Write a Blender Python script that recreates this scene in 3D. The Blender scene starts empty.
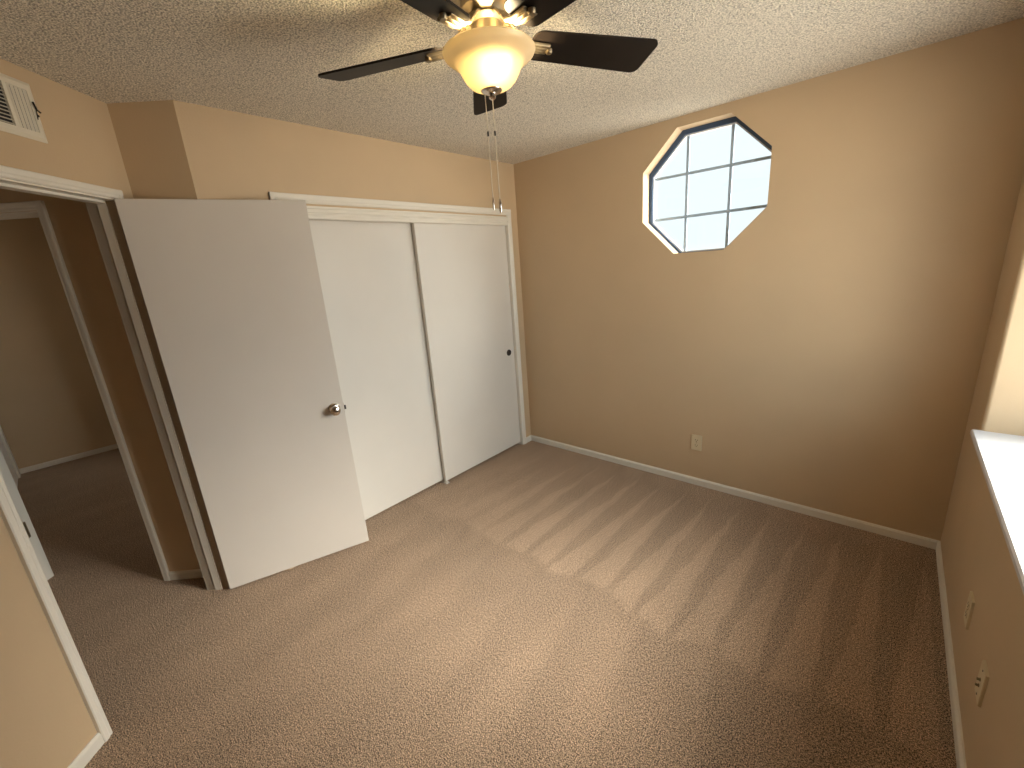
import bpy, bmesh, math, random
from mathutils import Vector, Matrix
random.seed(7)
C = bpy.context.scene.collection
sc = bpy.context.scene
PI = math.pi
W, H = 2.82, 2.44                       # room width, ceiling height

# ------------------------------------------------------------------ camera
cam_d = bpy.data.cameras.new('camera')
cam = bpy.data.objects.new('camera', cam_d); C.objects.link(cam)
cam.location = (2.4806, -2.9147, 1.6219)
cam.rotation_euler = (math.radians(74.664), math.radians(4.137), math.radians(41.468))
cam_d.sensor_fit = 'HORIZONTAL'; cam_d.sensor_width = 36.0
cam_d.lens = 422.83 / 1024 * 36.0
cam_d.clip_start = 0.02
sc.camera = cam

# ------------------------------------------------------------------ view
sc.view_settings.view_transform = 'Standard'
sc.view_settings.look = 'None'
sc.view_settings.gamma = 1.0
sc.view_settings.use_curve_mapping = False
sc.view_settings.exposure = 1.22
sc.cycles.max_bounces = 14
sc.cycles.diffuse_bounces = 8
sc.cycles.transparent_max_bounces = 12
sc.cycles.sample_clamp_indirect = 6.0
sc.cycles.use_denoising = True

# ------------------------------------------------------------------ sky: hazy bright, brighter on the side the big window faces
world = bpy.data.worlds.new('World'); sc.world = world; world.use_nodes = True
nt = world.node_tree; nt.nodes.clear()
SKY_BASE, SKY_SIDE, SUN_GLOW, SUN_POW = 0.50, 3.3, 30.0, 20.0
SUN_DIR = (0.76, 0.36, 0.57)
def wn(op, a, b=None, clamp=False):
    q = nt.nodes.new('ShaderNodeMath'); q.operation = op; q.use_clamp = clamp
    for i, v in enumerate((a, b)):
        if v is None: continue
        if isinstance(v, (int, float)): q.inputs[i].default_value = v
        else: nt.links.new(v, q.inputs[i])
    return q.outputs[0]
def wr(v, a, b, c, d):
    q = nt.nodes.new('ShaderNodeMapRange'); q.interpolation_type = 'SMOOTHSTEP'; nt.links.new(v, q.inputs['Value'])
    for k, x in zip(('From Min', 'From Max', 'To Min', 'To Max'), (a, b, c, d)): q.inputs[k].default_value = x
    return q.outputs['Result']
out = nt.nodes.new('ShaderNodeOutputWorld'); bg = nt.nodes.new('ShaderNodeBackground')
tc = nt.nodes.new('ShaderNodeTexCoord'); sx = nt.nodes.new('ShaderNodeSeparateXYZ')
nt.links.new(tc.outputs['Generated'], sx.inputs[0])
dt = nt.nodes.new('ShaderNodeVectorMath'); dt.operation = 'DOT_PRODUCT'
nrm = nt.nodes.new('ShaderNodeVectorMath'); nrm.operation = 'NORMALIZE'; nrm.inputs[0].default_value = SUN_DIR
nt.links.new(tc.outputs['Generated'], dt.inputs[0]); nt.links.new(nrm.outputs[0], dt.inputs[1])
glow = wn('MULTIPLY', wn('POWER', wn('MAXIMUM', dt.outputs['Value'], 0.0), SUN_POW), SUN_GLOW)
side_ = wr(sx.outputs['X'], .25, .95, SKY_BASE, SKY_BASE + SKY_SIDE)
up = wr(sx.outputs['Z'], -.08, .03, 0, 1)
def wmix(fac, A, B):
    q = nt.nodes.new('ShaderNodeMix'); q.data_type = 'RGBA'; nt.links.new(fac, q.inputs[0])
    for i, v in ((6, A), (7, B)):
        if isinstance(v, tuple): q.inputs[i].default_value = (*v, 1)
        else: nt.links.new(v, q.inputs[i])
    return q.outputs[2]
def wscale(col, f):
    q = nt.nodes.new('ShaderNodeVectorMath'); q.operation = 'SCALE'
    if isinstance(col, tuple): q.inputs[0].default_value = col
    else: nt.links.new(col, q.inputs[0])
    nt.links.new(f, q.inputs['Scale']); return q.outputs[0]
addv = nt.nodes.new('ShaderNodeVectorMath'); addv.operation = 'ADD'
nt.links.new(wscale(wmix(up, (1.5, 1.36, 1.15), (.86, .97, 1.0)), side_), addv.inputs[0])
nt.links.new(wscale((1.0, .92, .80), wn('MULTIPLY', glow, up)), addv.inputs[1])
nt.links.new(addv.outputs[0], bg.inputs['Color'])
nt.links.new(bg.outputs[0], out.inputs['Surface'])

def portal(name, loc, rot, sx_, sy_):
    l = bpy.data.lights.new(name, 'AREA'); l.shape = 'RECTANGLE'; l.size = sx_; l.size_y = sy_
    l.cycles.is_portal = True
    o = bpy.data.objects.new(name, l); C.objects.link(o); o.location = loc; o.rotation_euler = rot
    return o
portal('sky_portal', (W + .36, -1.036, 1.46), (0, PI/2, 0), 1.34, 1.35)
portal('sky_portal', (1.499, .16, 2.01), (-PI/2, 0, 0), .80, .80)

# ------------------------------------------------------------------ materials
def mat(name, col, rough=.6, metal=0.0, spec=.4):
    m = bpy.data.materials.new(name); m.use_nodes = True
    b = m.node_tree.nodes['Principled BSDF']
    b.inputs['Base Color'].default_value = (*col, 1); b.inputs['Roughness'].default_value = rough
    b.inputs['Metallic'].default_value = metal; b.inputs['Specular IOR Level'].default_value = spec
    return m
def add_noise(m, scale, amount, bump=0.0, bdist=.002, detail=3, bscale=None):
    nt = m.node_tree; b = nt.nodes['Principled BSDF']
    tc = nt.nodes.new('ShaderNodeTexCoord')
    col = b.inputs['Base Color'].default_value[:]
    n = nt.nodes.new('ShaderNodeTexNoise'); n.inputs['Scale'].default_value = scale; n.inputs['Detail'].default_value = detail
    nt.links.new(tc.outputs['Object'], n.inputs['Vector'])
    mr = nt.nodes.new('ShaderNodeMapRange'); mr.inputs['From Min'].default_value = .3; mr.inputs['From Max'].default_value = .7
    mr.inputs['To Min'].default_value = 1 - amount; mr.inputs['To Max'].default_value = 1 + amount
    nt.links.new(n.outputs['Fac'], mr.inputs['Value'])
    vm = nt.nodes.new('ShaderNodeVectorMath'); vm.operation = 'SCALE'; vm.inputs[0].default_value = col[:3]
    nt.links.new(mr.outputs['Result'], vm.inputs['Scale']); nt.links.new(vm.outputs[0], b.inputs['Base Color'])
    if bump:
        n2_ = nt.nodes.new('ShaderNodeTexNoise'); n2_.inputs['Scale'].default_value = bscale or scale; n2_.inputs['Detail'].default_value = 2
        nt.links.new(tc.outputs['Object'], n2_.inputs['Vector'])
        bp = nt.nodes.new('ShaderNodeBump'); bp.inputs['Strength'].default_value = bump; bp.inputs['Distance'].default_value = bdist
        nt.links.new(n2_.outputs['Fac'], bp.inputs['Height']); nt.links.new(bp.outputs[0], b.inputs['Normal'])
    return m

M_wall = add_noise(mat('tan_wall_paint', (.535, .405, .262), .55, spec=.35), 2.5, .03, .25, .002, 3, 130)
M_trim = add_noise(mat('white_trim_paint', (.72, .69, .62), .4), 3, .015)
M_door = add_noise(mat('white_door_paint', (.60, .56, .51), .42), 3, .02, .06, .001, 3, 30)
M_closet = add_noise(mat('white_closet_door_paint', (.66, .63, .58), .40), 3, .02, .05, .001, 3, 25)
M_sill = mat('white_sill_paint', (.60, .605, .64), .4)
M_metal = mat('brushed_nickel', (.30, .245, .165), .48, 1.0)
M_chain = mat('pale_bead_chain', (.66, .60, .48), .45, .3)
M_chrome = mat('satin_chrome', (.60, .56, .52), .18, 1.0)
M_dark = mat('dark_bronze', (.012, .010, .009), .35)
M_blade = add_noise(mat('espresso_blade', (.010, .007, .0055), .5, spec=.15), 8, .3)
M_ivory = mat('ivory_plastic', (.62, .53, .36), .4)
M_slot = mat('dark_slot', (.02, .016, .012), .6)
M_vent = mat('vent_enamel', (.66, .61, .50), .45)
M_ventin = mat('vent_dark_inside', (.02, .02, .022), .8)
M_frame = mat('navy_window_frame', (.04, .075, .15), .45)
M_muntin = mat('grey_muntin', (.36, .46, .58), .45)
M_winwhite = mat('white_vinyl', (.75, .75, .76), .4)
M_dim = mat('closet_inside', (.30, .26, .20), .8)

def glass_mat():
    m = bpy.data.materials.new('window_glass'); m.use_nodes = True; nt = m.node_tree; nt.nodes.clear()
    o = nt.nodes.new('ShaderNodeOutputMaterial'); mx = nt.nodes.new('ShaderNodeMixShader')
    t = nt.nodes.new('ShaderNodeBsdfTransparent'); t.inputs[0].default_value = (.95, .98, .99, 1)
    g = nt.nodes.new('ShaderNodeBsdfGlossy'); g.inputs['Roughness'].default_value = .02
    mx.inputs[0].default_value = .05
    nt.links.new(t.outputs[0], mx.inputs[1]); nt.links.new(g.outputs[0], mx.inputs[2]); nt.links.new(mx.outputs[0], o.inputs[0])
    return m
M_glass = glass_mat()

def bowl_mat():
    m = bpy.data.materials.new('frosted_amber_glass'); m.use_nodes = True; nt = m.node_tree; nt.nodes.clear()
    o = nt.nodes.new('ShaderNodeOutputMaterial')
    d = nt.nodes.new('ShaderNodeBsdfDiffuse'); d.inputs[0].default_value = (.80, .71, .56, 1)
    t = nt.nodes.new('ShaderNodeBsdfTranslucent'); t.inputs[0].default_value = (.30, .262, .185, 1)
    g = nt.nodes.new('ShaderNodeBsdfGlossy'); g.inputs['Roughness'].default_value = .25
    m1 = nt.nodes.new('ShaderNodeMixShader'); m1.inputs[0].default_value = .55
    m2 = nt.nodes.new('ShaderNodeMixShader'); m2.inputs[0].default_value = .04
    nt.links.new(d.outputs[0], m1.inputs[1]); nt.links.new(t.outputs[0], m1.inputs[2])
    nt.links.new(m1.outputs[0], m2.inputs[1]); nt.links.new(g.outputs[0], m2.inputs[2]); nt.links.new(m2.outputs[0], o.inputs[0])
    return m
M_bowl = bowl_mat()

def popcorn_mat():
    m = mat('popcorn_ceiling', (.70, .65, .56), .95, spec=.1); nt = m.node_tree; b = nt.nodes['Principled BSDF']
    tc = nt.nodes.new('ShaderNodeTexCoord')
    n = nt.nodes.new('ShaderNodeTexNoise'); n.inputs['Scale'].default_value = 165; n.inputs['Detail'].default_value = 2; n.inputs['Roughness'].default_value = .55
    v = nt.nodes.new('ShaderNodeTexVoronoi'); v.inputs['Scale'].default_value = 175; v.feature = 'SMOOTH_F1'
    n3 = nt.nodes.new('ShaderNodeTexNoise'); n3.inputs['Scale'].default_value = 40; n3.inputs['Detail'].default_value = 2
    for q in (n, v, n3): nt.links.new(tc.outputs['Object'], q.inputs['Vector'])
    ma = nt.nodes.new('ShaderNodeMath'); ma.operation = 'SUBTRACT'
    nt.links.new(n.outputs['Fac'], ma.inputs[0])
    mb = nt.nodes.new('ShaderNodeMath'); mb.operation = 'MULTIPLY'; mb.inputs[1].default_value = .45
    nt.links.new(v.outputs['Distance'], mb.inputs[0]); nt.links.new(mb.outputs[0], ma.inputs[1])
    bp = nt.nodes.new('ShaderNodeBump'); bp.inputs['Strength'].default_value = 1.0; bp.inputs['Distance'].default_value = .012
    nt.links.new(ma.outputs[0], bp.inputs['Height']); nt.links.new(bp.outputs[0], b.inputs['Normal'])
    mr = nt.nodes.new('ShaderNodeMapRange'); mr.inputs['From Min'].default_value = .12; mr.inputs['From Max'].default_value = .44
    mr.inputs['To Min'].default_value = .50; mr.inputs['To Max'].default_value = 1.22
    nt.links.new(ma.outputs[0], mr.inputs['Value'])
    vm = nt.nodes.new('ShaderNodeVectorMath'); vm.operation = 'SCALE'; vm.inputs[0].default_value = (.84, .785, .68)
    nt.links.new(mr.outputs[0], vm.inputs['Scale']); nt.links.new(vm.outputs[0], b.inputs['Base Color'])
    return m
M_ceil = popcorn_mat()

def carpet_mat():
    base = (.37, .264, .183)
    m = mat('brown_carpet', base, 1.0, spec=.05); nt = m.node_tree; b = nt.nodes['Principled BSDF']
    b.inputs['Sheen Weight'].default_value = .12; b.inputs['Sheen Roughness'].default_value = .5
    N = lambda t: nt.nodes.new(t)
    def math_(op, a, b_=None, c=None, clamp=False):
        q = N('ShaderNodeMath'); q.operation = op; q.use_clamp = clamp
        for i, v in enumerate((a, b_, c)):
            if v is None: continue
            if isinstance(v, (int, float)): q.inputs[i].default_value = v
            else: nt.links.new(v, q.inputs[i])
        return q.outputs[0]
    def rng(v, a, b_, c, d, smooth=False):
        q = N('ShaderNodeMapRange'); nt.links.new(v, q.inputs['Value'])
        if smooth: q.interpolation_type = 'SMOOTHSTEP'
        for k, x in zip(('From Min', 'From Max', 'To Min', 'To Max'), (a, b_, c, d)): q.inputs[k].default_value = x
        return q.outputs['Result']
    geo = N('ShaderNodeNewGeometry'); sp = N('ShaderNodeSeparateXYZ'); nt.links.new(geo.outputs['Position'], sp.inputs[0])
    def noise(scale, detail=2, vec=None):
        n = N('ShaderNodeTexNoise'); n.inputs['Scale'].default_value = scale; n.inputs['Detail'].default_value = detail
        nt.links.new(vec or geo.outputs['Position'], n.inputs['Vector']); return n.outputs['Fac']
    wob = rng(noise(5, 2), .3, .7, -.012, .012)
    x = math_('ADD', sp.outputs['X'], wob); y = math_('ADD', sp.outputs['Y'], rng(noise(3, 2), .3, .7, -.06, .06))
    # vacuum tracks: wedges of pile brushed the other way, 18 cm apart, widening away from the window wall
    u = math_('FRACT', math_('DIVIDE', math_('SUBTRACT', x, 1.37), .176))
    wid = rng(y, -1.3, -.15, .80, .04)
    edge = math_('SUBTRACT', u, math_('SUBTRACT', 1.0, wid))
    lite = rng(edge, -.05, .05, 0, 1, True)
    soft = rng(u, .93, 1.0, 1, .2, True)
    lite = math_('MULTIPLY', lite, soft)
    zone = math_('MULTIPLY', rng(y, -1.38, -1.32, 0, 1, True), rng(sp.outputs['Y'], -.22, -.08, 1, 0, True))
    zone = math_('MULTIPLY', zone, rng(x, .25, 1.1, .25, 1, True))
    tracks = math_('MULTIPLY', math_('SUBTRACT', lite, .42), zone)
    # the next, fainter row of tracks and irregular foot-worn pile
    u2 = math_('FRACT', math_('DIVIDE', math_('ADD', x, math_('MULTIPLY', y, .18)), .31))
    l2 = math_('MULTIPLY', rng(u2, .2, .75, 0, 1, True), rng(u2, .88, 1.0, 1, 0, True))
    z2 = math_('MULTIPLY', rng(y, -1.44, -1.36, 1, 0, True), rng(y, -2.6, -1.9, 0, 1, True))
    tr2 = math_('MULTIPLY', math_('SUBTRACT', l2, .5), z2)
    band = math_('MULTIPLY', math_('MULTIPLY', rng(y, -1.39, -1.33, 1, 0, True), rng(y, -1.95, -1.5, 0, 1, True)), -.10)
    mp = N('ShaderNodeMapping'); mp.inputs['Scale'].default_value = (2.2, .8, 1); mp.inputs['Rotation'].default_value = (0, 0, .5)
    nt.links.new(geo.outputs['Position'], mp.inputs['Vector'])
    blot = rng(noise(2.3, 4, mp.outputs[0]), .3, .7, -.09, .09)
    fine = rng(noise(250, 2), .35, .65, -1.0, 1.15); mid = rng(noise(100, 1), .3, .7, -.30, .30)
    tot = math_('ADD', math_('ADD', math_('ADD', math_('ADD', math_('MULTIPLY', tracks, .22), band), math_('MULTIPLY', tr2, .10)), math_('ADD', blot, fine)), math_('ADD', mid, 1.0))
    vm = N('ShaderNodeVectorMath'); vm.operation = 'SCALE'; vm.inputs[0].default_value = base
    nt.links.new(tot, vm.inputs['Scale']); nt.links.new(vm.outputs[0], b.inputs['Base Color'])
    bp = N('ShaderNodeBump'); bp.inputs['Strength'].default_value = 1.0; bp.inputs['Distance'].default_value = .010
    nt.links.new(math_('ADD', noise(250, 2), math_('MULTIPLY', noise(60, 2), .6)), bp.inputs['Height']); nt.links.new(bp.outputs[0], b.inputs['Normal'])
    return m
M_carpet = carpet_mat()

# ------------------------------------------------------------------ mesh helpers
class MB:
    def __init__(s): s.bm = bmesh.new()
    def poly_prism(s, pts, frame, a, b):
        """pts: list of 2-D points; frame(u, v, w) -> world; extruded from w=a to w=b"""
        lo = [s.bm.verts.new(frame(u, v, a)) for u, v in pts]; hi = [s.bm.verts.new(frame(u, v, b)) for u, v in pts]
        s.bm.faces.new(lo); s.bm.faces.new(hi); n = len(pts)
        for i in range(n): s.bm.faces.new((lo[i], lo[(i+1) % n], hi[(i+1) % n], hi[i]))
        return s
    def box(s, lo, hi, frame=lambda u, v, w: Vector((u, v, w))):
        (a, b, c), (d, e, f) = lo, hi
        return s.poly_prism([(a, b), (d, b), (d, e), (a, e)], frame, c, f)
    def lathe(s, prof, n=48, center=(0, 0, 0), axis=None, cap=True):
        """prof: (r, h) from bottom to top along axis (default +z)"""
        q = axis.normalized().to_track_quat('Z', 'Y') if axis is not None else None
        c = Vector(center); rings = []
        for r, h in prof:
            ring = []
            if r < 1e-6:
                p = Vector((0, 0, h)); p = q @ p if q else p; ring = [s.bm.verts.new(c + p)]
            else:
                for i in range(n):
                    a = 2*PI*i/n; p = Vector((r*math.cos(a), r*math.sin(a), h)); p = q @ p if q else p
                    ring.append(s.bm.verts.new(c + p))
            rings.append(ring)
        for A, B in zip(rings, rings[1:]):
            if len(A) == 1 and len(B) == 1: continue
            for i in range(n):
                j = (i+1) % n
                if len(A) == 1: s.bm.faces.new((A[0], B[j], B[i]))
                elif len(B) == 1: s.bm.faces.new((A[i], A[j], B[0]))
                else: s.bm.faces.new((A[i], A[j], B[j], B[i]))
        if cap:
            for R in (rings[0], rings[-1]):
                if len(R) > 2: s.bm.faces.new(R)
        return s
    def tube(s, pts, r, n=8):
        pts = [Vector(p) for p in pts]
        for a, b in zip(pts, pts[1:]):
            s.lathe([(r, 0), (r, (b-a).length)], n, a, b-a)
        return s
    def build(s, name, m, parent=None, smooth=False, bevel=0, **tags):
        bm = s.bm; bmesh.ops.recalc_face_normals(bm, faces=bm.faces)
        me = bpy.data.meshes.new(name)
        if parent is not None:
            base = Vector(parent.get('base', (0, 0, 0)))
            mybase = base
        else:
            xs = [v.co for v in bm.verts]
            base = Vector(((min(v.x for v in xs)+max(v.x for v in xs))/2, (min(v.y for v in xs)+max(v.y for v in xs))/2, min(v.z for v in xs)))
            mybase = base
        bmesh.ops.translate(bm, verts=bm.verts, vec=-mybase)
        bm.to_mesh(me); bm.free()
        me.materials.append(m)
        if smooth:
            for p in me.polygons: p.use_smooth = True
            me.set_sharp_from_angle(angle=math.radians(38))
        o = bpy.data.objects.new(name, me); C.objects.link(o)
        if parent is not None: o.parent = parent
        else: o.location = base
        if bevel:
            md = o.modifiers.new('bevel', 'BEVEL'); md.width = bevel; md.segments = 2; md.limit_method = 'ANGLE'; md.angle_limit = math.radians(40)
        for k, v in tags.items(): o[k] = v
        o['base'] = tuple(mybase)
        return o
def empty(name, loc, **tags):
    o = bpy.data.objects.new(name, None); C.objects.link(o); o.location = loc; o.empty_display_size = .05
    for k, v in tags.items(): o[k] = v
    o['base'] = tuple(loc)
    return o
def setting(o_mb, name, m, label, cat, **kw):
    return o_mb.build(name, m, kind='structure', label=label, category=cat, **kw)

# the angled door wall has its own frame: s along the wall, n into the room
MX, MY = -0.196, -2.4745
_a = math.radians(-46.37)
D2 = Vector((math.cos(_a), math.sin(_a), 0)); N2 = Vector((-D2.y, D2.x, 0))
def F(s, n, z): return Vector((MX, MY, 0)) + D2*s + N2*n + Vector((0, 0, z))
def XZ(u, v, w): return Vector((u, w, v))        # profile in x,z extruded along y
def YZ(u, v, w): return Vector((w, u, v))        # profile in y,z extruded along x
KY = -2.2753
K_ = Vector((0, KY, 0)); M_ = Vector((MX, MY, 0))

# ------------------------------------------------------------------ floor and ceiling
def S2(s, n): p = F(s, n, 0); return (p.x, p.y)
f = MB(); f.box((-4.1, -4.6, -.10), (W + .1, .1, 0))
setting(f, 'floor', M_carpet, 'brown plush carpet floor with vacuum tracks', 'floor')
c_ = MB(); c_.box((-4.1, -4.6, H), (W + .5, .2, H + .10))
setting(c_, 'ceiling', M_ceil, 'off-white popcorn textured ceiling above the fan', 'ceiling')

# ------------------------------------------------------------------ far wall with the octagonal opening
OX, OZ, ORAD = 1.497, 2.010, .404
octo = [(OX + ORAD*math.cos(math.radians(22.5 + 45*k)), OZ + ORAD*math.sin(math.radians(22.5 + 45*k))) for k in range(8)]
def ring_wall(outer, inner, frame, a, b):
    """outer/inner are same-length loops; a slab between w=a and w=b with a hole"""
    m = MB(); n = len(outer)
    L = [[m.bm.verts.new(frame(u, v, w)) for u, v in loop] for w in (a, b) for loop in (outer, inner)]
    oa, ia, ob, ib = L
    for i in range(n):
        j = (i+1) % n
        m.bm.faces.new((oa[i], oa[j], ia[j], ia[i])); m.bm.faces.new((ob[i], ob[j], ib[j], ib[i]))
        m.bm.faces.new((oa[i], oa[j], ob[j], ob[i])); m.bm.faces.new((ia[i], ia[j], ib[j], ib[i]))
    return m
xl, xr = -.7, W + .35
outer = [(xr, octo[0][1]), (octo[1][0], H), (octo[2][0], H), (xl, octo[3][1]), (xl, octo[4][1]), (octo[5][0], 0), (octo[6][0], 0), (xr, octo[7][1])]
# add the four rectangle corners by splitting into a 12-loop (duplicate diagonal edge midpoints on the octagon)
mid = lambda p, q: ((p[0]+q[0])/2, (p[1]+q[1])/2)
o12, i12 = [], []
for k in range(8):
    o12.append(outer[k]); i12.append(octo[k])
    if k in (0, 2, 4, 6):
        o12.append([(xr, H), None, (xl, H), None, (xl, 0), None, (xr, 0)][k]); i12.append(mid(octo[k], octo[(k+1) % 8]))
setting(ring_wall(o12, i12, XZ, 0, .095), 'wall_far', M_wall, 'tan painted wall with the octagonal window', 'wall')

# ------------------------------------------------------------------ left wall with the closet opening
OY0, OY1, OZT = -1.913, -.135, 1.975
w = MB()
w.box((-.12, OY1, 0), (0, .0, H)); w.box((-.12, KY, 0), (0, OY0, H)); w.box((-.12, OY0, OZT), (0, OY1, H))
setting(w, 'wall_left', M_wall, 'tan painted wall around and above the closet doors', 'wall')
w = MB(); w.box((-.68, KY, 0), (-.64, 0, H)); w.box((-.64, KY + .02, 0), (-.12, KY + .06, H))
setting(w, 'wall_closet', M_dim, 'inside of the closet behind the sliding doors', 'wall')
# return between left wall and door wall
dv = (K_ - M_).normalized(); nv = Vector((dv.y, -dv.x, 0))
w = MB(); w.poly_prism([tuple(M_.xy), tuple(K_.xy), tuple((K_ - nv*.10).xy), tuple((M_ - nv*.10).xy)], lambda u, v, z: Vector((u, v, z)), 0, H)
setting(w, 'wall_return', M_wall, 'narrow shaded tan wall return above the open door', 'wall')

# ------------------------------------------------------------------ angled door wall
S0, S1, SEND, TOPZ, DEP = .108, .877, 1.47, 2.034, .125
w = MB()
w.box((-.02, -DEP, 0), (S0, 0, H), F); w.box((S1, -DEP, 0), (SEND, 0, H), F); w.box((S0, -DEP, TOPZ), (S1, 0, H), F)
setting(w, 'wall_angled', M_wall, 'tan angled wall holding the hallway doorway and the air vent', 'wall')
pe = F(SEND, 0, 0); BY = pe.y
w = MB(); w.box((pe.x - .1, BY - .12, 0), (W + .35, BY, H))
setting(w, 'wall_back', M_wall, 'tan wall behind the viewer', 'wall')

# ------------------------------------------------------------------ right wall with the deep window
RY0, RY1, RZ0, RZ1, RD = -.372, -1.70, .789, 2.12, .34
def arc(cx, cy, r, a0, a1, n=6):
    return [(cx + r*math.cos(math.radians(a0 + (a1-a0)*i/n)), cy + r*math.sin(math.radians(a0 + (a1-a0)*i/n))) for i in range(n+1)]
w = MB(); idn = lambda u, v, z: Vector((u, v, z))
r_ = .014
w.poly_prism([(W, 0), *arc(W + r_, RY0 + r_, r_, 180, 270), (W + RD, RY0), (W + RD, 0)], idn, RZ0, RZ1)
w.poly_prism([(W, BY), (W + RD, BY), (W + RD, RY1), *arc(W + r_, RY1 - r_, r_, 90, 180)], idn, RZ0, RZ1)
w.box((W, BY, 0), (W + RD, 0, RZ0)); w.box((W, BY, RZ1), (W + RD, 0, H))
setting(w, 'wall_right', M_wall, 'tan wall under and around the wide window', 'wall')

# ------------------------------------------------------------------ baseboards
BH, BT = .052, .012
def base_prof(t=BT, h=BH): return [(0, 0), (t, 0), (t, h - .010), (t*.45, h), (0, h)]
b = MB(); b.poly_prism([(-p, q) for p, q in base_prof()], YZ, 0, W)
setting(b, 'baseboard_far', M_trim, 'white baseboard under the octagonal window', 'baseboard')
b = MB(); b.poly_prism([(W - p, q) for p, q in base_prof()], XZ, -BT, BY + BT)
setting(b, 'baseboard_right', M_trim, 'white baseboard along the wall with the outlets', 'baseboard')
b = MB(); b.poly_prism(base_prof(), XZ, -BT, -.09)
setting(b, 'baseboard_left', M_trim, 'short white baseboard beside the closet casing', 'baseboard')
FB = lambda u, v, w_: F(w_, u, v)
b = MB(); b.poly_prism(base_prof(), FB, .914, SEND - .01); b.poly_prism(base_prof(), FB, 0, .066)
setting(b, 'baseboard_angled', M_trim, 'white baseboard left of the hallway doorway', 'baseboard')
b = MB(); b.box((pe.x + .02, BY, 0), (W - BT, BY + BT, BH))
setting(b, 'baseboard_back', M_trim, 'white baseboard behind the viewer', 'baseboard')

# ------------------------------------------------------------------ doorway casing and jamb
def casing_prof(w_, t=.016): # across width u, thickness v
    return [(0, 0), (0, t*.55), (w_*.12, t*.8), (w_*.35, t*.72), (w_*.5, t*.95), (w_*.9, t), (w_, t*.85), (w_, 0)]
CW = .038
t = MB()
t.poly_prism(casing_prof(CW), lambda u, v, z: F(S1 + u, v, z), 0, 2.076)
t.poly_prism(casing_prof(CW), lambda u, v, z: F(S0 - u*.9, v, z), 0, 2.076)
t.poly_prism(casing_prof(CW), lambda u, v, s_: F(s_, v, TOPZ + .004 + u), S0 - .9*CW, S1 + CW)
setting(t, 'trim_1', M_trim, 'white casing around the hallway doorway', 'trim')
t = MB()
JT = .018
t.box((S0 - JT, -DEP - .002, 0), (S0, .001, TOPZ), F); t.box((S1, -DEP - .002, 0), (S1 + JT, .001, TOPZ), F)
t.box((S0 - JT, -DEP - .002, TOPZ - .002), (S1 + JT, .001, TOPZ + .016), F)
t.box((S0, -.078, 0), (S0 + .005, -.041, TOPZ), F); t.box((S1 - .010, -.078, 0), (S1, -.041, TOPZ), F); t.box((S0, -.078, TOPZ - .012), (S1, -.041, TOPZ), F)
setting(t, 'trim_2', M_trim, 'white doorway jamb with door stop behind the casing', 'trim')

# ------------------------------------------------------------------ the open door
DA = 1.2380; DD = Vector((math.cos(DA), math.sin(DA), 0)); DN = Vector((math.sin(DA), -math.cos(DA), 0))
HP = Vector((-.085, -2.560, 0))
def G(u, v, z): return HP + DD*u + DN*v + Vector((0, 0, z))
door = empty('door_1', tuple(G(.377, -.0175, .02)), kind='structure', label='white flat door standing open in front of the closet', category='door')
m = MB(); m.box((0, -.035, .016), (.755, 0, 2.033), G); m.build('door_leaf', M_door, door, bevel=.002)
def knob(side):
    k = MB(); ax = DN*side; base = G(.701, 0 if side > 0 else -.035, .918)
    k.lathe([(.032, 0), (.032, .004), (.026, .009), (.012, .012), (.011, .030), (.018, .036), (.026, .044), (.0285, .054), (.026, .063), (.016, .069), (0, .071)], 32, base, ax)
    return k.build('knob', M_chrome, door, smooth=True, label='round satin metal door knob')
knob(1); knob(-1)
m = MB(); m.box((.755, -.030, .88), (.7565, -.006, .94), G); pl_ = m.build('latch_plate', M_chrome, door)
m = MB(); m.poly_prism([(.7565, -.026), (.767, -.022), (.767, -.012), (.7565, -.010)], G, .898, .921); m.build('latch_bolt', M_dark, pl_)
for hz in (.25, 1.05, 1.83):
    m = MB(); m.lathe([(.0055, 0), (.0055, .09)], 12, G(-.004, -.040, hz)); m.box((0, -.037, hz), (.001, -.004, hz + .09), G)
    m.build('hinge', M_metal, door)

# ------------------------------------------------------------------ closet: casing, header, sliding doors
cl = MB(); CT = 2.088
YZx = lambda u, v, w_: Vector((w_, u, v))
cl.poly_prism(casing_prof(.045), lambda u, v, z: Vector((v, -.135 + u, z)), 0, CT)
cl.poly_prism(casing_prof(.045), lambda u, v, z: Vector((v, -1.913 - u, z)), 0, CT)
cl.poly_prism(casing_prof(.045), lambda u, v, y: Vector((v, y, CT - .045 + u)), -1.958, -.090)
setting(cl, 'trim_3', M_trim, 'white casing framing the closet', 'trim')
hd = MB()   # header board with shallow ridges, and the side jambs
zt = CT - .045
prof = [(-.02, 1.963), (.008, 1.963), (.012, 1.968), (.012, 1.982), (.005, 1.987), (.005, 1.995), (.012, 2.000), (.012, 2.016), (.003, 2.022), (.003, 2.032), (-.008, 2.034), (-.008, zt), (-.02, zt)]
hd.poly_prism(prof, XZ, -1.913, -.135)
hd.box((-.118, -.1355, 0), (.003, -.128, OZT)); hd.box((-.118, -1.920, 0), (.003, -1.9125, OZT)); hd.box((-.118, -1.913, 1.990), (-.02, -.135, 1.999))
setting(hd, 'trim_4', M_trim, 'white ridged closet header board above the sliding doors', 'trim')
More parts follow.
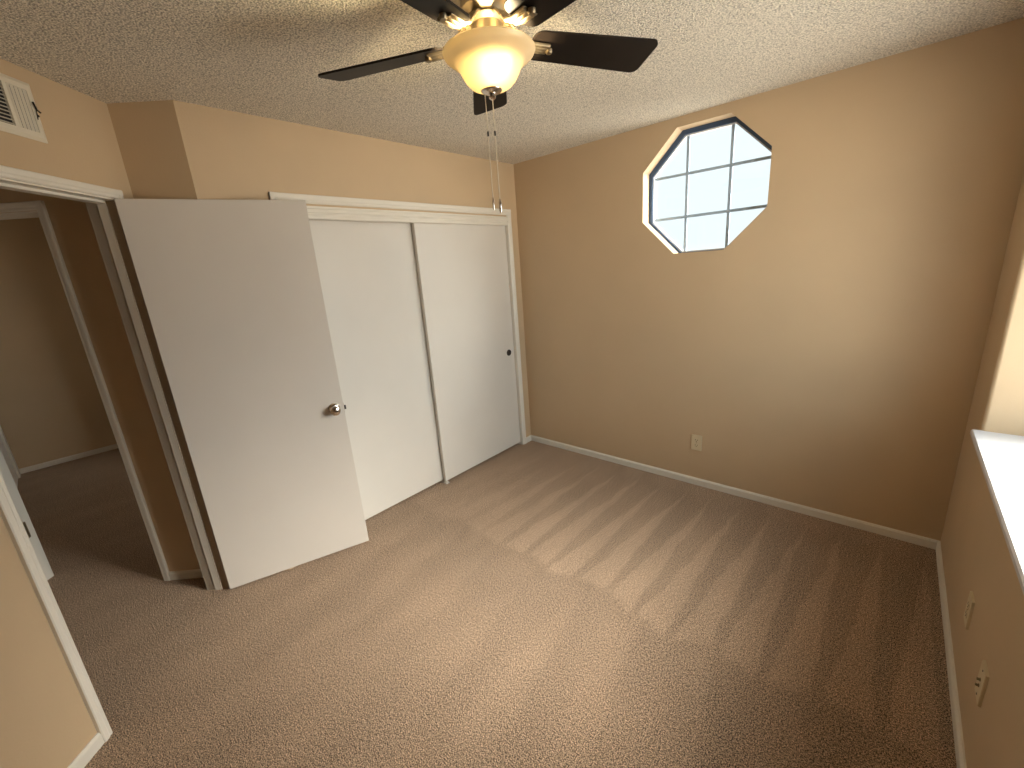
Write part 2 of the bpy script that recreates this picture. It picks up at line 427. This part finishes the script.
def slider(name, y0, y1, x1, label, pull):
    d = empty(name, (x1 - .015, (y0+y1)/2, .022), kind='structure', label=label, category='door')
    m = MB(); m.box((x1 - .030, y0, .024), (x1, y1, 1.985)); m.build('door_panel', M_closet, d, bevel=.0015)
    if pull:
        m = MB(); m.lathe([(.0, .0005), (.020, .0008), (.0225, .003), (.027, .003), (.028, 0)], 28, (x1, pull, .903), Vector((1, 0, 0)), cap=False)
        m.build('finger_pull', M_dark, d, smooth=True, label='dark round finger pull')
    return d
slider('door_2', -1.055, -.137, -.020, 'white sliding closet door on the right with dark finger pull', -.205)
slider('door_3', -1.911, -1.015, -.062, 'white sliding closet door on the left, partly behind the open door', None)
g_ = MB(); g_.box((-.075, -1.052, 0), (-.010, -1.040, .022)); g_.box((-.095, -1.060, 0), (-.010, -1.030, .008))
g_.build('floor_guide', M_trim, label='small white plastic guide on the carpet under the closet doors', category='door guide')

# ------------------------------------------------------------------ octagonal window
win = empty('window_1', (OX, .07, OZ - ORAD*.92), kind='structure', label='octagonal window with dark frame and nine-pane grille high on the wall', category='window')
def octl(r): return [(OX + .008 + r/math.cos(PI/8)*math.cos(math.radians(22.5 + 45*k)), OZ - .012 + r/math.cos(PI/8)*math.sin(math.radians(22.5 + 45*k))) for k in range(8)]
AP = ORAD*math.cos(PI/8)
FY = .0955; OZW = -.014
ring_wall(octl(AP + .045), octl(AP - .016), XZ, FY, FY + .05).build('window_frame', M_frame, win)
ring_wall(octl(AP - .016), octl(AP - .023), XZ, FY + .012, FY + .045).build('window_sash', M_winwhite, win)
gm = MB(); MO = .131; R_ = AP - .02
OZm = OZ - .012
for sgn in (-1, 1):
    u = OX + .006 + sgn*MO; v = OZm + sgn*MO
    gm.poly_prism([(u - .0085, OZm - R_), (u + .0085, OZm - R_), (u + .0085, OZm + R_), (u - .0085, OZm + R_)], XZ, FY + .020, FY + .030)
    gm.poly_prism([(OX - R_, v - .0085), (OX + R_, v - .0085), (OX + R_, v + .0085), (OX - R_, v + .0085)], XZ, FY + .0205, FY + .0295)
gm.build('muntin', M_muntin, win)
gl = MB(); gl.bm.faces.new([gl.bm.verts.new(XZ(u, v, FY + .034)) for u, v in octl(AP - .022)]); gl.build('window_pane', M_glass, win)

# ------------------------------------------------------------------ big window on the right
win2 = empty('window_2', (W + RD - .05, (RY0+RY1)/2, RZ0), kind='structure', label='wide window in the deep recess on the right with a white sill', category='window')
s_ = MB(); s_.poly_prism([(W - .024, .789), (W - .028, .794), (W - .028, .808), (W - .023, .814), (W + RD - .02, .814), (W + RD - .02, .789)], XZ, RY0 + .004, RY1)
s_.build('window_sill', M_sill, win2, label='white glossy window sill')
fr = MB(); x0, x1 = W + RD - .06, W + RD - .01
fr.box((x0, RY1, .814), (x1, RY1 + .05, RZ1)); fr.box((x0, RY0 - .05, .814), (x1, RY0, RZ1)); fr.box((x0, RY1 + .05, .814), (x1, RY0 - .05, .864)); fr.box((x0, RY1 + .05, RZ1 - .05), (x1, RY0 - .05, RZ1))
yc = (RY0+RY1)/2; fr.box((x0, yc - .025, .864), (x1, yc + .025, RZ1 - .05))
fr.build('window_frame', M_winwhite, win2)
for a, bb in ((RY1 + .05, yc - .025), (yc + .025, RY0 - .05)):
    gl = MB(); gl.bm.faces.new([gl.bm.verts.new((x0 + .025, y, z)) for y, z in ((a, .864), (bb, .864), (bb, RZ1 - .05), (a, RZ1 - .05))]); gl.build('window_pane', M_glass, win2)

# ------------------------------------------------------------------ hallway and the room beyond it
M_hall = M_wall
HN0, HN1, HS = -.456, -1.235, -.018
w = MB()
w.box((HS - .127, HN0, 0), (HS, -DEP + .0, H), F); w.box((HS - .127, -1.75, 0), (HS, HN1, H), F); w.box((HS - .127, HN1, 2.034), (HS, HN0, H), F)
setting(w, 'wall_hall', M_wall, 'dark tan hallway wall with a doorway to another room', 'wall')
w = MB(); w.box((HS, -1.62, 0), (2.0, -1.50, H), F); w.box((1.9, -1.5, 0), (2.0, -DEP, H), F); w.box((SEND, -DEP - .05, 0), (2.0, -DEP + .02, H), F)
setting(w, 'wall_hall_far', M_wall, 'hallway wall opposite the bedroom doorway', 'wall')
b = MB(); b.poly_prism(base_prof(), lambda u, v, n_: F(HS + u, n_, v), -DEP, HN0 + .038)
setting(b, 'baseboard_hall', M_trim, 'short white baseboard in the hallway', 'baseboard')
t = MB(); hc = .038
t.poly_prism(casing_prof(hc), lambda u, v, z: F(HS + v, HN0 + u, z), 0, 2.076)
t.poly_prism(casing_prof(hc), lambda u, v, z: F(HS + v, HN1 - u, z), 0, 2.076)
t.poly_prism(casing_prof(hc), lambda u, v, n_: F(HS + v, n_, 2.038 + u), HN1 - hc, HN0 + hc)
setting(t, 'trim_5', M_trim, 'white casing of the doorway across the hallway', 'trim')
t = MB()
t.box((HS - .13, HN1 - .001, 0), (HS + .002, HN1 + .004, 2.034), F); t.box((HS - .13, HN0 - .004, 0), (HS + .002, HN0 + .001, 2.034), F); t.box((HS - .13, HN1, 2.030), (HS + .002, HN0, 2.036), F)
jb = setting(t, 'trim_6', M_trim, 'white jamb of the doorway across the hallway', 'trim')
m = MB(); m.box((-.118, HN1 + .004, .30), (-.095, HN1 + .0065, .40), F); m.lathe([(.006, 0), (.006, .10)], 10, F(-.100, HN1 + .008, .30)); m.build('hinge', M_metal, jb)
# the other room
FX, LY, RYY = -3.83, -3.395, -1.75
w = MB(); w.box((FX - .1, LY - .1, 0), (FX, RYY + .1, H))
setting(w, 'wall_other_room', M_wall, 'brown far wall seen through the hallway doorways', 'wall')
w = MB(); w.box((FX, LY - .1, 0), (-1.0, LY, H))
setting(w, 'wall_other_left', M_wall, 'left wall of the room across the hallway', 'wall')
w = MB(); w.box((FX, RYY, 0), (-2.7, RYY + .1, H)); w.box((-2.7, RYY, 0), (-1.4, RYY + .1, .6)); w.box((-2.7, RYY, 2.05), (-1.4, RYY + .1, H)); w.box((-1.4, RYY, 0), (-.68, RYY + .1, H))  # unseen opening in this wall, added to let daylight into the other room and hallway
w.poly_prism([(-.75, RYY + .1), (-.75, RYY), S2(HS - .127, -DEP), S2(HS - .05, -DEP)], idn, 0, H)
setting(w, 'wall_other_right', M_wall, 'right wall of the room across the hallway', 'wall')
b = MB(); b.poly_prism([(FX + p, q) for p, q in base_prof()], XZ, LY, RYY)
setting(b, 'baseboard_other_room', M_trim, 'white baseboard at the far end of the room across the hallway', 'baseboard')
t = MB(); t.box((FX + .012, LY, 0), (FX + .15, LY + .02, 2.08)); t.box((FX + .15, LY, 2.02), (-2.4, LY + .02, 2.08)); t.box((FX + .15, LY, .01), (-2.4, LY + .006, 2.02))
setting(t, 'trim_7', M_trim, 'white door and casing at the far left of the room across the hallway', 'trim')

# ------------------------------------------------------------------ outlets
def plate(name, frame, label, kind='duplex', group=None):
    """frame(u across, v up, w out of wall), centred on the plate"""
    o = empty(name, tuple(frame(0, -.057, 0)), label=label, category='wall outlet' if kind == 'duplex' else 'wall jack')
    m = MB(); a, bb = .035, .0575
    lo = [(-a, -bb), (a, -bb), (a, bb), (-a, bb)]; hi = [(p*.96, q*.97) for p, q in lo]
    L = [[m.bm.verts.new(frame(u, v, w_)) for u, v in q] for q, w_ in ((lo, 0), (lo, .0065), (hi, .008))]
    m.bm.faces.new(L[0]); m.bm.faces.new(L[2])
    for A, B in zip(L, L[1:]):
        for i in range(4): m.bm.faces.new((A[i], A[(i+1) % 4], B[(i+1) % 4], B[i]))
    m.build('cover_plate', M_ivory, o)
    if kind == 'duplex':
        for sg in (-1, 1):
            cv = sg*.0195
            m = MB(); pts = [(.0165*math.cos(t_), max(-.0125, min(.0125, .0165*math.sin(t_)))) for t_ in [2*PI*i/28 for i in range(28)]]
            m.poly_prism([(p, q + cv) for p, q in pts], frame, .007, .0095); r = m.build('receptacle', M_ivory, o)
            m = MB(); m.poly_prism([(-.0085, cv - .002), (-.0055, cv - .002), (-.0055, cv + .008), (-.0085, cv + .008)], frame, .0093, .0099)
            m.poly_prism([(.0055, cv - .001), (.0085, cv - .001), (.0085, cv + .007), (.0055, cv + .007)], frame, .0093, .0099)
            m.poly_prism([(.003*math.cos(k*PI/4), cv - .0075 + .003*math.sin(k*PI/4)) for k in range(8)], frame, .0093, .0099)
            m.build('slot', M_slot, r)
        m = MB(); m.poly_prism([(.003*math.cos(k*PI/5), .003*math.sin(k*PI/5)) for k in range(10)], frame, .007, .0090); m.build('screw', M_chrome, o)
    else:
        for cv in (.010, -.012):
            m = MB(); m.poly_prism([(.0055*math.cos(k*PI/3), cv + .0055*math.sin(k*PI/3)) for k in range(6)], frame, .007, .010)
            m.poly_prism([(.0038*math.cos(k*PI/6), cv + .0038*math.sin(k*PI/6)) for k in range(12)], frame, .010, .016); m.build('connector', M_metal, o, label='small metal threaded connector')
        for cv in (.044, -.044):
            m = MB(); m.poly_prism([(.003*math.cos(k*PI/5), cv + .003*math.sin(k*PI/5)) for k in range(10)], frame, .007, .0090); m.build('screw', M_dark, o)
    return o
plate('wall_outlet', lambda u, v, w_: Vector((1.546 + u, -w_, .328 + v)), 'ivory duplex outlet on the wall below the octagonal window')
plate('wall_outlet', lambda u, v, w_: Vector((W - w_, -.951 - u, .322 + v)), 'ivory outlet on the right wall, the one farther back under the sill')
plate('cable_jack', lambda u, v, w_: Vector((W - w_, -1.302 - u, .322 + v)), 'ivory cable jack plate with two small connectors on the right wall near the bottom corner', 'jack')

# ------------------------------------------------------------------ air vent
VS0, VS1, VZ0, VZ1 = .339, .700, 2.195, 2.389
vent = empty('air_vent', tuple(F((VS0+VS1)/2, 0, VZ0)), label='cream metal air vent above the hallway doorway', category='air vent')
V = lambda u, v, w_: F(u, w_, v)
IN = [(VS0 + .026, VZ0 + .028), (VS1 - .026, VZ0 + .028), (VS1 - .026, VZ1 - .028), (VS0 + .026, VZ1 - .028)]
m = MB()
lo = [(VS0, VZ0), (VS1, VZ0), (VS1, VZ1), (VS0, VZ1)]; me_ = [(VS0 + .012, VZ0 + .012), (VS1 - .012, VZ0 + .012), (VS1 - .012, VZ1 - .012), (VS0 + .012, VZ1 - .012)]
L = [[m.bm.verts.new(V(u, v, w_)) for u, v in q] for q, w_ in ((lo, 0), (lo, .003), (me_, .010), (IN, .010), (IN, .001))]
for A, B in zip(L, L[1:]):
    for i in range(4): m.bm.faces.new((A[i], A[(i+1) % 4], B[(i+1) % 4], B[i]))
m.build('vent_frame', M_vent, vent)
m = MB(); m.box((IN[0][0], IN[0][1], .0005), (IN[1][0], IN[2][1], .0015), V); m.build('vent_back', M_ventin, vent)
bw = .068
for a in (IN[0][0] + bw, IN[1][0] - bw - .012):
    m = MB(); m.box((a, IN[0][1], .001), (a + .012, IN[2][1], .010), V); m.build('divider', M_vent, vent)
def vanes(u0, u1, sgn):
    m = MB(); n = 5
    for i in range(n):
        c0 = u0 + (u1-u0)*(i + .5)/n
        m.poly_prism([(c0 - .0045*sgn, .0095), (c0 - .0035*sgn, .0100), (c0 + .0030*sgn, .0052), (c0 + .0020*sgn, .0045)], lambda u, w_, z: V(u, z, w_), IN[0][1], IN[2][1])
    return m
vanes(IN[0][0], IN[0][0] + bw, 1).build('vertical_louvers', M_vent, vent)
vanes(IN[1][0] - bw, IN[1][0], -1).build('vertical_louvers', M_vent, vent)
m = MB(); n = 11
for i in range(n):
    z0 = IN[0][1] + (IN[2][1] - IN[0][1])*(i + .5)/n
    m.poly_prism([(z0 - .0045, .0095), (z0 - .0035, .0095), (z0 + .0025, .0022), (z0 + .0015, .0022)], lambda z, w_, u: V(u, z, w_), IN[0][0] + bw + .012, IN[1][0] - bw - .012)
m.build('horizontal_louvers', M_vent, vent)
m = MB(); su = VS0 + .016
m.tube([V(su + .003, 2.325, .013), V(su, 2.300, .016), V(su - .008, 2.292, .020)], .0028, 8); m.tube([V(su, 2.300, .014), V(su + .003, 2.268, .012)], .0012, 6)
m.build('damper_lever', M_slot, vent, label='dark damper lever')
for z in (2.282,):
    m = MB(); m.lathe([(.0042, 0), (.0042, .0015), (.002, .0028)], 12, V(su - .004, z, .010), N2); m.build('screw', M_slot, vent)

# ------------------------------------------------------------------ ceiling fan with light bowl
FXc, FYc, FZ = 1.520, -1.862, 2.252
fan = empty('ceiling_fan', (FXc, FYc, 2.10), label='ceiling fan with five dark blades and a lit frosted bowl', category='ceiling fan')
fc = (FXc, FYc, 0)
m = MB(); m.lathe([(.105, 2.44), (.108, 2.425), (.100, 2.418), (.118, 2.410), (.122, 2.380), (.110, 2.362), (.088, 2.354), (.072, 2.350), (.068, 2.340), (.072, 2.334), (.070, 2.322), (.056, 2.314), (.050, 2.306), (.054, 2.300), (.050, 2.294), (.0435, 2.288), (.0435, 2.236), (.058, 2.234), (.058, 2.228), (0, 2.228)][::-1], 64, fc, cap=True)
m.build('motor_housing', M_metal, fan, smooth=True)
# glass bowl: outer profile from fitter to rim then inner wall back
outp = [(.030, 2.127), (.040, 2.129), (.058, 2.137), (.073, 2.151), (.083, 2.167), (.090, 2.182), (.096, 2.191), (.107, 2.199), (.121, 2.207), (.130, 2.215), (.1335, 2.222), (.131, 2.226)]
inp = [(r - .0045, z + .002) for r, z in outp[::-1][1:]]
m = MB(); m.lathe(outp + inp, 64, fc, cap=False); m.build('light_bowl', M_bowl, fan, smooth=True, label='frosted amber glass light bowl')
m = MB(); m.lathe([(0, 2.103), (.006, 2.1035), (.010, 2.107), (.0105, 2.111), (.007, 2.115), (.012, 2.117), (.013, 2.119), (.026, 2.122), (.031, 2.127), (.032, 2.131), (.0, 2.132)], 32, fc); m.build('finial', M_chrome, fan, smooth=True)
PH = math.radians(61.65)
def arm_mesh():
    m = MB()   # fluted arm along +x, blade above it
    for k in (-1, 0, 1):
        pts = [(.048, 2.300), (.062, 2.296), (.085, 2.272), (.105, 2.254), (.135, 2.246), (.185, 2.2445)]
        for (ra, za), (rb, zb) in zip(pts, pts[1:]):
            wa = .0085 if ra > .1 else .0065; wb = .0085 if rb > .1 else .0065
            ya, yb = k*wa*1.9, k*wb*1.9
            vs = []
            for (r, z, y, w_) in ((ra, za, ya, wa), (rb, zb, yb, wb)):
                vs.append([m.bm.verts.new((r, y + w_*math.cos(t_), z + .0055*math.sin(t_))) for t_ in [2*PI*i/10 for i in range(10)]])
            for i in range(10): m.bm.faces.new((vs[0][i], vs[0][(i+1) % 10], vs[1][(i+1) % 10], vs[1][i]))
            m.bm.faces.new(vs[0]); m.bm.faces.new(vs[1])
            if k == 0:   # flat bar carrying the three flutes
                q = [[m.bm.verts.new((r, sg*w_*2.85, z + dz)) for sg, dz in ((-1, -.0015), (1, -.0015), (1, .004), (-1, .004))] for r, z, w_ in ((ra, za, wa), (rb, zb, wb))]
                for i in range(4): m.bm.faces.new((q[0][i], q[0][(i+1) % 4], q[1][(i+1) % 4], q[1][i]))
                m.bm.faces.new(q[0]); m.bm.faces.new(q[1])
    return m
def blade_mesh():
    m = MB(); r0, r1, w0, w1, rc = .130, .544, .055, .070, .024
    pts = []
    def corner(cx, cy, a0, r, n=6): return [(cx + r*math.cos(math.radians(a0 + 90*i/n)), cy + r*math.sin(math.radians(a0 + 90*i/n))) for i in range(n+1)]
    pts += corner(r0 + .03, -w0 + .03, 180, .03) + corner(r1 - rc, -w1 + rc, 270, rc) + corner(r1 - rc, w1 - rc, 0, rc) + corner(r0 + .03, w0 - .03, 90, .03)
    m.poly_prism(pts, idn, -.003, .003)
    return m
def fan_copy(me_builder, name, matl, smooth, tilt):
    obs = []
    for k in range(5):
        a = PH + k*2*PI/5
        if k == 0:
            o = me_builder().build(name, matl, None, smooth=smooth)
            # express the mesh about the fan axis
            o.data.transform(Matrix.Translation(o.location)); o0 = o
        else:
            o = o0.copy(); C.objects.link(o)
        o.parent = fan
        z = (FZ if tilt else 0) - 2.10
        o.matrix_local = Matrix.Translation((0, 0, z)) @ Matrix.Rotation(a, 4, 'Z') @ Matrix.Rotation(math.radians(tilt), 4, 'X')
        o['base'] = (0, 0, 0)
        obs.append(o)
    return obs
TILT = -13.5
arms = fan_copy(arm_mesh, 'blade_arm', M_metal, True, 0)
blades = fan_copy(blade_mesh, 'blade', M_blade, False, TILT)
caps = []
for k, ar in enumerate(arms):
    if k == 0:
        m = MB(); m.lathe([(0, 2.2335), (.008, 2.234), (.0105, 2.238), (.0105, 2.2455), (0, 2.246)], 20, (.190, 0, 0)); o = m.build('screw_cap', M_metal, None, smooth=True)
        o.data.transform(Matrix.Translation(o.location)); o.location = (0, 0, 0); cap0 = o
    else: o = cap0.copy(); C.objects.link(o)
    o.parent = ar
# pull chains
def side(d): # offset across the line of sight
    return Vector((FXc, FYc, 0)) + Vector((.738, .675, 0))*d
for d, zt_, zb_, fr_, fl_ in ((-.021, 2.118, 1.838, .0032, .038), (.0, 2.106, 1.832, .0048, .040)):
    p = side(d)
    m = MB(); m.lathe([(.0013, zb_), (.0013, zt_)], 8, p)
    z = zb_
    while z < zt_:
        m.lathe([(0, z - .0019), (.0019, z), (0, z + .0019)], 6, p); z += .0052
    ch = m.build('pull_chain', M_chain, fan)
    m = MB(); m.lathe([(.0016, 2.008), (.0030, 2.010), (.0030, 2.020), (.0016, 2.022)], 10, p); m.build('connector', M_dark, ch)
    m = MB(); m.lathe([(fr_*.6, zb_ - fl_), (fr_, zb_ - fl_ + .006), (fr_*.9, zb_ - .01), (fr_*.45, zb_)], 14, p); m.build('fob', M_chrome, ch, smooth=True)
# bulb inside the bowl
lb = bpy.data.lights.new('fan_bulb', 'POINT'); lb.energy = 9.5; lb.color = (1.0, .82, .50); lb.shadow_soft_size = .022
lo_ = bpy.data.objects.new('fan_bulb', lb); C.objects.link(lo_); lo_.location = (FXc + .039 + .009, FYc - .042 + .008, 2.172)
